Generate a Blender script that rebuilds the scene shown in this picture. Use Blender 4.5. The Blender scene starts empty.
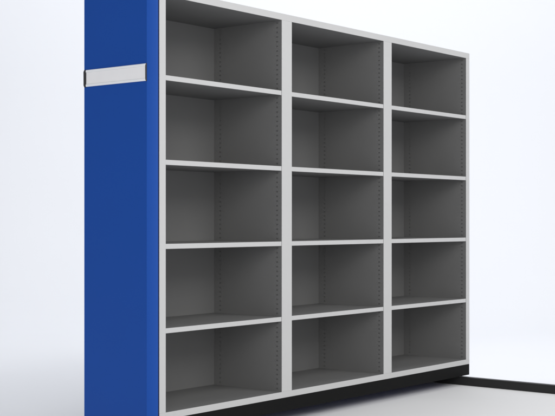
import bpy, bmesh, math
from mathutils import Vector

scene = bpy.context.scene
COL = scene.collection

# ------------------------------------------------------------------ dimensions (metres)
Z0 = 0.137                 # underside of the grey cabinet above the floor
L, H, D = 2.97, 2.0877, 0.492
U = 0.0441                 # width of one upright
BAY = L / 3
ZC, ZB = 2.0517, 0.0335    # underside of the top, upper side of the bottom shelf
SHELF_TOPS = (1.6686, 1.2586, 0.8503, 0.4409)
T = 0.0249                 # shelf thickness
BASE = 0.0726              # height of the black base

# ------------------------------------------------------------------ materials
def mat(name, col, rough=0.5, spec=0.5, metal=0.0, vary=0.06, scale=6.0, bump=0.0, bscale=900.0, coat=0.0):
    m = bpy.data.materials.new(name)
    m.use_nodes = True
    nt = m.node_tree
    b = nt.nodes['Principled BSDF']
    b.inputs['Metallic'].default_value = metal
    b.inputs['Specular IOR Level'].default_value = spec
    b.inputs['Coat Weight'].default_value = coat
    tc = nt.nodes.new('ShaderNodeTexCoord')
    n = nt.nodes.new('ShaderNodeTexNoise')
    n.inputs['Scale'].default_value = scale
    n.inputs['Detail'].default_value = 5
    nt.links.new(tc.outputs['Object'], n.inputs['Vector'])
    r = nt.nodes.new('ShaderNodeMapRange')
    r.inputs['To Min'].default_value = 1 - vary
    r.inputs['To Max'].default_value = 1 + vary
    nt.links.new(n.outputs['Fac'], r.inputs['Value'])
    mx = nt.nodes.new('ShaderNodeVectorMath'); mx.operation = 'SCALE'
    mx.inputs[0].default_value = col
    nt.links.new(r.outputs['Result'], mx.inputs['Scale'])
    nt.links.new(mx.outputs['Vector'], b.inputs['Base Color'])
    rr = nt.nodes.new('ShaderNodeMapRange')
    rr.inputs['To Min'].default_value = max(0.02, rough - 0.06)
    rr.inputs['To Max'].default_value = min(1.0, rough + 0.06)
    nt.links.new(n.outputs['Fac'], rr.inputs['Value'])
    nt.links.new(rr.outputs['Result'], b.inputs['Roughness'])
    if bump:
        n2 = nt.nodes.new('ShaderNodeTexNoise')
        n2.inputs['Scale'].default_value = bscale
        n2.inputs['Detail'].default_value = 2
        nt.links.new(tc.outputs['Object'], n2.inputs['Vector'])
        bp = nt.nodes.new('ShaderNodeBump')
        bp.inputs['Strength'].default_value = bump
        bp.inputs['Distance'].default_value = 0.0006
        nt.links.new(n2.outputs['Fac'], bp.inputs['Height'])
        nt.links.new(bp.outputs['Normal'], b.inputs['Normal'])
    return m

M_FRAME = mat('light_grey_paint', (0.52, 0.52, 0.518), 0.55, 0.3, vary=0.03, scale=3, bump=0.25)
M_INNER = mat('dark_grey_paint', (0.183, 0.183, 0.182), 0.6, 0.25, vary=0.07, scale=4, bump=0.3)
M_BLUE = mat('blue_paint', (0.008, 0.070, 0.355), 0.5, 0.18, vary=0.04, scale=3, bump=0.25)
M_BLACK = mat('black_paint', (0.007, 0.007, 0.007), 0.65, 0.1, vary=0.1, scale=5, bump=0.3)
M_SHADOW_BLOCKER = mat('shadow_tint_blue', (0.002, 0.012, 0.13), 0.6, 0.1)  # blue chosen to tint the shadow below the base
M_GAP_SHADE = mat('navy_gap_shade', (0.006, 0.014, 0.06), 0.6, 0.15)  # shade of the panel gap, put into the colour
M_RAIL = mat('black_rail_paint', (0.022, 0.022, 0.022), 0.5, 0.3, vary=0.15, scale=8, bump=0.3)
M_ALU = mat('satin_aluminium', (0.92, 0.93, 0.94), 0.4, 0.5, metal=0.0, vary=0.03, scale=20)
M_LABEL = mat('label_card', (0.92, 0.91, 0.91), 0.6, 0.3, vary=0.03, scale=15)
M_CAP = mat('dark_plastic', (0.03, 0.03, 0.032), 0.5, 0.4, vary=0.1, scale=30)
M_WHEEL = mat('steel', (0.25, 0.25, 0.25), 0.4, 0.5, metal=1.0, vary=0.05)
M_FLOOR = mat('studio_floor', (0.845, 0.858, 0.888), 0.75, 0.15, vary=0.015, scale=0.8)
M_DECK = mat('light_grey_floor_deck', (0.80, 0.80, 0.802), 0.7, 0.2, vary=0.02, scale=2, bump=0.2, bscale=250)

# ------------------------------------------------------------------ helpers
def link(name, bm, mats, parent=None, bevel=0.0, smooth=False, segs=2):
    bmesh.ops.recalc_face_normals(bm, faces=bm.faces[:])
    me = bpy.data.meshes.new(name)
    bm.to_mesh(me); bm.free()
    for m in (mats if isinstance(mats, (list, tuple)) else [mats]):
        me.materials.append(m)
    o = bpy.data.objects.new(name, me)
    COL.objects.link(o)
    if parent: o.parent = parent
    if bevel:
        md = o.modifiers.new('bevel', 'BEVEL')
        md.width = bevel; md.segments = segs; md.limit_method = 'ANGLE'
        md.angle_limit = math.radians(30)
        md.harden_normals = False
    if smooth:
        for p in me.polygons: p.use_smooth = True
    return o

def box(bm, x0, x1, y0, y1, z0, z1, mi=None):
    """mi: material index, or function(normal) -> index"""
    v = [bm.verts.new((x, y, z)) for z in (z0, z1) for y in (y0, y1) for x in (x0, x1)]
    q = [((0, 2, 3, 1), (0, 0, -1)), ((4, 5, 7, 6), (0, 0, 1)), ((0, 1, 5, 4), (0, -1, 0)),
         ((2, 6, 7, 3), (0, 1, 0)), ((0, 4, 6, 2), (-1, 0, 0)), ((1, 3, 7, 5), (1, 0, 0))]
    for idx, n in q:
        f = bm.faces.new([v[i] for i in idx])
        if mi is not None:
            f.material_index = mi(n) if callable(mi) else mi

def prism(bm, prof, z0, z1, mi=0):
    """closed (x, y) profile extruded along z"""
    lo = [bm.verts.new((x, y, z0)) for x, y in prof]
    hi = [bm.verts.new((x, y, z1)) for x, y in prof]
    n = len(prof)
    bm.faces.new(lo[::-1]).material_index = mi
    bm.faces.new(hi).material_index = mi
    for i in range(n):
        j = (i + 1) % n
        bm.faces.new((lo[i], lo[j], hi[j], hi[i])).material_index = mi

def empty(name, loc):
    o = bpy.data.objects.new(name, None)
    COL.objects.link(o); o.location = loc
    o.empty_display_size = 0.1
    return o

def tag(o, label=None, cat=None, kind=None):
    if label: o['label'] = label
    if cat: o['category'] = cat
    if kind: o['kind'] = kind
    return o

# ------------------------------------------------------------------ shelving unit
unit = tag(empty('mobile_shelving_unit', (0, 0, Z0)),
           'tall light grey shelving unit with dark empty compartments, blue end panel and black base', 'shelving unit')

# uprights: hollow posts whose inner sides are punched with rows of slots
HOLE_COLS = [(0.028, 0.039), (D - 0.051, D - 0.040)]
PITCH, HOLE_H = 0.0255, 0.0075

def slot_wall(bm, x, z0, z1, y0=0.0, y1=D):
    ys = [y0]
    for a, b in HOLE_COLS: ys += [a, b]
    ys.append(y1)
    zs = [z0]; z = z0 + 0.012
    while z + HOLE_H < z1 - 0.006:
        zs += [z, z + HOLE_H]; z += PITCH
    zs.append(z1)
    g = [[bm.verts.new((x, y, z)) for y in ys] for z in zs]
    for i in range(len(zs) - 1):
        for j in range(len(ys) - 1):
            if i % 2 == 1 and j % 2 == 1: continue
            bm.faces.new((g[i][j], g[i][j+1], g[i+1][j+1], g[i+1][j])).material_index = 1

def upright(x0, x1, slots_left, slots_right):
    bm = bmesh.new()
    z0, z1 = ZB, ZC
    def sheet(pts, mi=0):
        bm.faces.new([bm.verts.new(p) for p in pts]).material_index = mi
    fr = 0.0015                                   # folded front edge
    sheet([(x0 + fr, 0, z0), (x1 - fr, 0, z0), (x1 - fr, 0, z1), (x0 + fr, 0, z1)])
    for xa, xb in ((x0, x0 + fr), (x1 - fr, x1)):
        ya, yb = (fr, 0) if xa == x0 else (0, fr)
        sheet([(xa, ya, z0), (xb, yb, z0), (xb, yb, z1), (xa, ya, z1)])
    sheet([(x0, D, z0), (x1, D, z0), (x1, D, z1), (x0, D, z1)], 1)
    for x, s in ((x0, slots_left), (x1, slots_right)):
        if s:
            slot_wall(bm, x, z0, z1, fr, D)
            xi = x + (0.0042 if x == x0 else -0.0042)       # sheet behind the slots
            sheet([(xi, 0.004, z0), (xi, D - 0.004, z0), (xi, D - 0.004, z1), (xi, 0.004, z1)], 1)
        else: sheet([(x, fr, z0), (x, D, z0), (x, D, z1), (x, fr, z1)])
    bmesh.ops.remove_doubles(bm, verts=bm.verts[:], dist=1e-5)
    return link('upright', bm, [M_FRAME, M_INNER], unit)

upright(0, U, False, True)
upright(BAY - U, BAY + U, True, True)
upright(2 * BAY - U, 2 * BAY + U, True, True)
upright(L - U, L, True, False)

bm = bmesh.new()
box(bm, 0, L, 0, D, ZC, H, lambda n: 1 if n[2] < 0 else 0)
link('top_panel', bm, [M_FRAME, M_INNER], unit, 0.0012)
bm = bmesh.new()
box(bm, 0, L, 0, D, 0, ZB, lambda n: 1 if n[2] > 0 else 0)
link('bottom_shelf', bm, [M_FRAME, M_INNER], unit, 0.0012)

for k in range(3):
    xa = U if k == 0 else k * BAY + U
    xb = (k + 1) * BAY - U
    bm = bmesh.new()
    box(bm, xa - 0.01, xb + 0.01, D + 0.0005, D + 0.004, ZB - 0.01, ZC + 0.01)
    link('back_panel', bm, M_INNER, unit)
    for zt in SHELF_TOPS:
        bm = bmesh.new()
        a, b = xa + 0.0008, xb - 0.0008
        y0 = 0.0022
        # folded sheet tray: front lip, tray and lowered underside
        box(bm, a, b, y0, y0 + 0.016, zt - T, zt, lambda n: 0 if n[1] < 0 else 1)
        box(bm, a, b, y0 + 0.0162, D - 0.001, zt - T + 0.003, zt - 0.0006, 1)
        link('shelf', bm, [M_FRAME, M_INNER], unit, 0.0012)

RAIL_X0, RAIL_X1, RAIL_H = 2.900, 2.945, 0.0545
# black travelling base
bm = bmesh.new()
box(bm, 0.0, L, 0.001, D + 0.004, -BASE, -0.0006)
base = link('base', bm, M_BLACK, unit, 0.002)
bm = bmesh.new()                                       # unseen blocks added to darken and blue the shadow under the base
box(bm, 0.01, RAIL_X0 - 0.03, 0.02, 0.26, -BASE - 0.004, -BASE - 0.0008)
box(bm, 0.01, RAIL_X0 - 0.03, 0.2605, 0.42, -BASE - 0.058, -BASE - 0.0008)
link('shadow_blocker', bm, M_SHADOW_BLOCKER, base)

# wheels that ride on the rail
def wheel(x, y):
    bm = bmesh.new()
    bmesh.ops.create_cone(bm, cap_ends=True, segments=32, radius1=0.03, radius2=0.03, depth=0.022)
    for v in bm.verts: v.co = Vector((v.co.z + x, v.co.x + y, v.co.y - 0.0525))
    return link('wheel', bm, M_WHEEL, base, 0.002)
for y in (0.08, 0.41):
    wheel((RAIL_X0 + RAIL_X1) / 2, y)

# blue end panel: shallow cassette with a slanted, slightly rounded front edge
PT, PD = 0.0432, 0.487
prof = [(-0.0095, 0.004), (-0.0105, 0.0), ]
x1, y1, x2, y2 = -0.0120, 0.0004, -PT, PT
N = 8
for i in range(1, N + 1):
    t = i / N
    bx = 0.0012 * math.sin(math.pi * t)             # slight outward swell
    prof.append((x1 + (x2 - x1) * t - bx * 0.707, y1 + (y2 - y1) * t - bx * 0.707))
prof += [(-PT, PD - 0.002), (-PT + 0.002, PD), (-0.0095, PD)]
bm = bmesh.new()
prism(bm, prof, -BASE - 0.03, H + 0.02)
panel = link('end_panel', bm, M_BLUE, unit)
bm = bmesh.new()
box(bm, -0.0098, -0.0004, 0.003, PD - 0.01, -BASE, H - 0.002)  # dark strip added as painted shade in the gap beside the end panel
link('gap_shade_strip', bm, M_GAP_SHADE, panel)

# label holder on the end panel: aluminium channel, card, two dark end caps
XF = -0.0505
zl, zh = 1.6355, 1.7195
holder_bm = bmesh.new()
ya, yb = 0.0465, 0.4665
sec = [(-PT + 0.0005, zl + 0.004), (XF + 0.003, zl + 0.0), (XF, zl + 0.003), (XF, zl + 0.011), (XF + 0.0035, zl + 0.0125),
       (XF + 0.0035, zh - 0.0125), (XF, zh - 0.011), (XF, zh - 0.003), (XF + 0.003, zh), (-PT + 0.0005, zh - 0.004)]
lo = [holder_bm.verts.new((x, ya, z)) for x, z in sec]
hi = [holder_bm.verts.new((x, yb, z)) for x, z in sec]
holder_bm.faces.new(lo); holder_bm.faces.new(hi[::-1])
for i in range(len(sec)):
    j = (i + 1) % len(sec)
    holder_bm.faces.new((lo[i], hi[i], hi[j], lo[j]))
holder = link('label_holder', holder_bm, M_ALU, unit)
bm = bmesh.new()
box(bm, XF + 0.0022, XF + 0.0032, ya + 0.003, yb - 0.003, zl + 0.0135, zh - 0.0135)
link('label_card', bm, M_LABEL, holder)
for a, b in ((ya - 0.0045, ya - 0.0003), (yb + 0.0003, yb + 0.0165)):
    bm = bmesh.new()
    s2 = [(-0.0428, zl - 0.002), (XF + 0.004, zl - 0.002), (XF - 0.0008, zl + 0.008),
          (XF - 0.0012, zh - 0.008), (XF + 0.004, zh + 0.002), (-0.0428, zh + 0.002)]
    lo = [bm.verts.new((x, a, z)) for x, z in s2]
    hi = [bm.verts.new((x, b, z)) for x, z in s2]
    bm.faces.new(lo); bm.faces.new(hi[::-1])
    for i in range(len(s2)):
        j = (i + 1) % len(s2)
        bm.faces.new((lo[i], hi[i], hi[j], lo[j]))
    link('end_cap', bm, M_CAP, holder, 0.0015)

# ------------------------------------------------------------------ floor rail
bm = bmesh.new()
box(bm, RAIL_X0, RAIL_X1, -3.2, 0.62, 0.0, RAIL_H)
rail = link('floor_rail', bm, M_RAIL, None, 0.002)
tag(rail, 'low black floor rail running out from under the right end of the shelving', 'rail')

# ------------------------------------------------------------------ floor, deck, backdrop
bm = bmesh.new()
box(bm, 0.12, RAIL_X0 - 0.001, -3.2, 0.62, -0.003, 0.0)
deck = link('floor_deck', bm, M_DECK)
tag(deck, kind='structure')

yaw = 0.6761
fw = Vector((math.cos(yaw), math.sin(yaw), 0)); rt = Vector((math.sin(yaw), -math.cos(yaw), 0))
cam_xy = Vector((-4.2042, -4.1006, 0))
bm = bmesh.new()
DIST, R = 15.0, 3.0
prof = [(-4.0, -0.004), (0, -0.004), (4, -0.004), (8, -0.004), (DIST - R, -0.004)]
for i in range(1, 17):
    a = math.pi / 2 * i / 16
    prof.append((DIST - R + R * math.sin(a), -0.004 + R * (1 - math.cos(a))))
prof.append((DIST, 9.0))
HW = 12.0
rows = [[bm.verts.new(cam_xy + fw * d + rt * s + Vector((0, 0, z))) for s in (-HW, -4, 0, 4, HW)] for d, z in prof]
for a, b in zip(rows, rows[1:]):
    for j in range(4):
        bm.faces.new((a[j], a[j+1], b[j+1], b[j]))
bmf = link('floor', bm, M_FLOOR, None, smooth=True)
tag(bmf, kind='structure')

# ------------------------------------------------------------------ light
w = bpy.data.worlds.new('World'); scene.world = w
w.use_nodes = True
bg = w.node_tree.nodes['Background']
bg.inputs['Color'].default_value = (0.92, 0.945, 1.0, 1)
bg.inputs['Strength'].default_value = 0.36

def area(name, loc, target, size, power, col=(1, 1, 1), sy=None):
    l = bpy.data.lights.new(name, 'AREA')
    l.shape = 'RECTANGLE'; l.size = size; l.size_y = sy or size
    l.energy = power; l.color = col
    o = bpy.data.objects.new(name, l); COL.objects.link(o)
    o.location = loc
    o.rotation_euler = (Vector(target) - Vector(loc)).to_track_quat('-Z', 'Y').to_euler()
    return o
area('key_light', (1.4, -6.6, 5.6), (1.4, -0.3, 0.8), 6.0, 350, (1.0, 0.99, 0.975), 5.0)
area('fill_light', (-5.6, -6.4, 3.0), (0.9, 0, 1.0), 5.0, 290, (1.0, 0.99, 0.97))
c = cam_xy + fw * 9.6
area('backdrop_light', (c.x, c.y, 7.5), tuple(cam_xy + fw * 13 + Vector((0, 0, 1.1))), 10, 372, (0.975, 0.98, 1.0), 2.0)

# ------------------------------------------------------------------ camera
cd = bpy.data.cameras.new('camera')
cam = bpy.data.objects.new('camera', cd); COL.objects.link(cam)
cd.sensor_width = 36.0
cd.lens = 36.0 * 1214.16 / 555
cd.shift_y = (220.92 - 208) / 555
cd.clip_end = 200
cam.location = (-4.2042, -4.1006, 0.9616 + Z0)
cam.rotation_euler = (math.pi / 2, 0, yaw - math.pi / 2)
scene.camera = cam

scene.view_settings.view_transform = 'Standard'
scene.view_settings.look = 'None'
scene.view_settings.exposure = 0
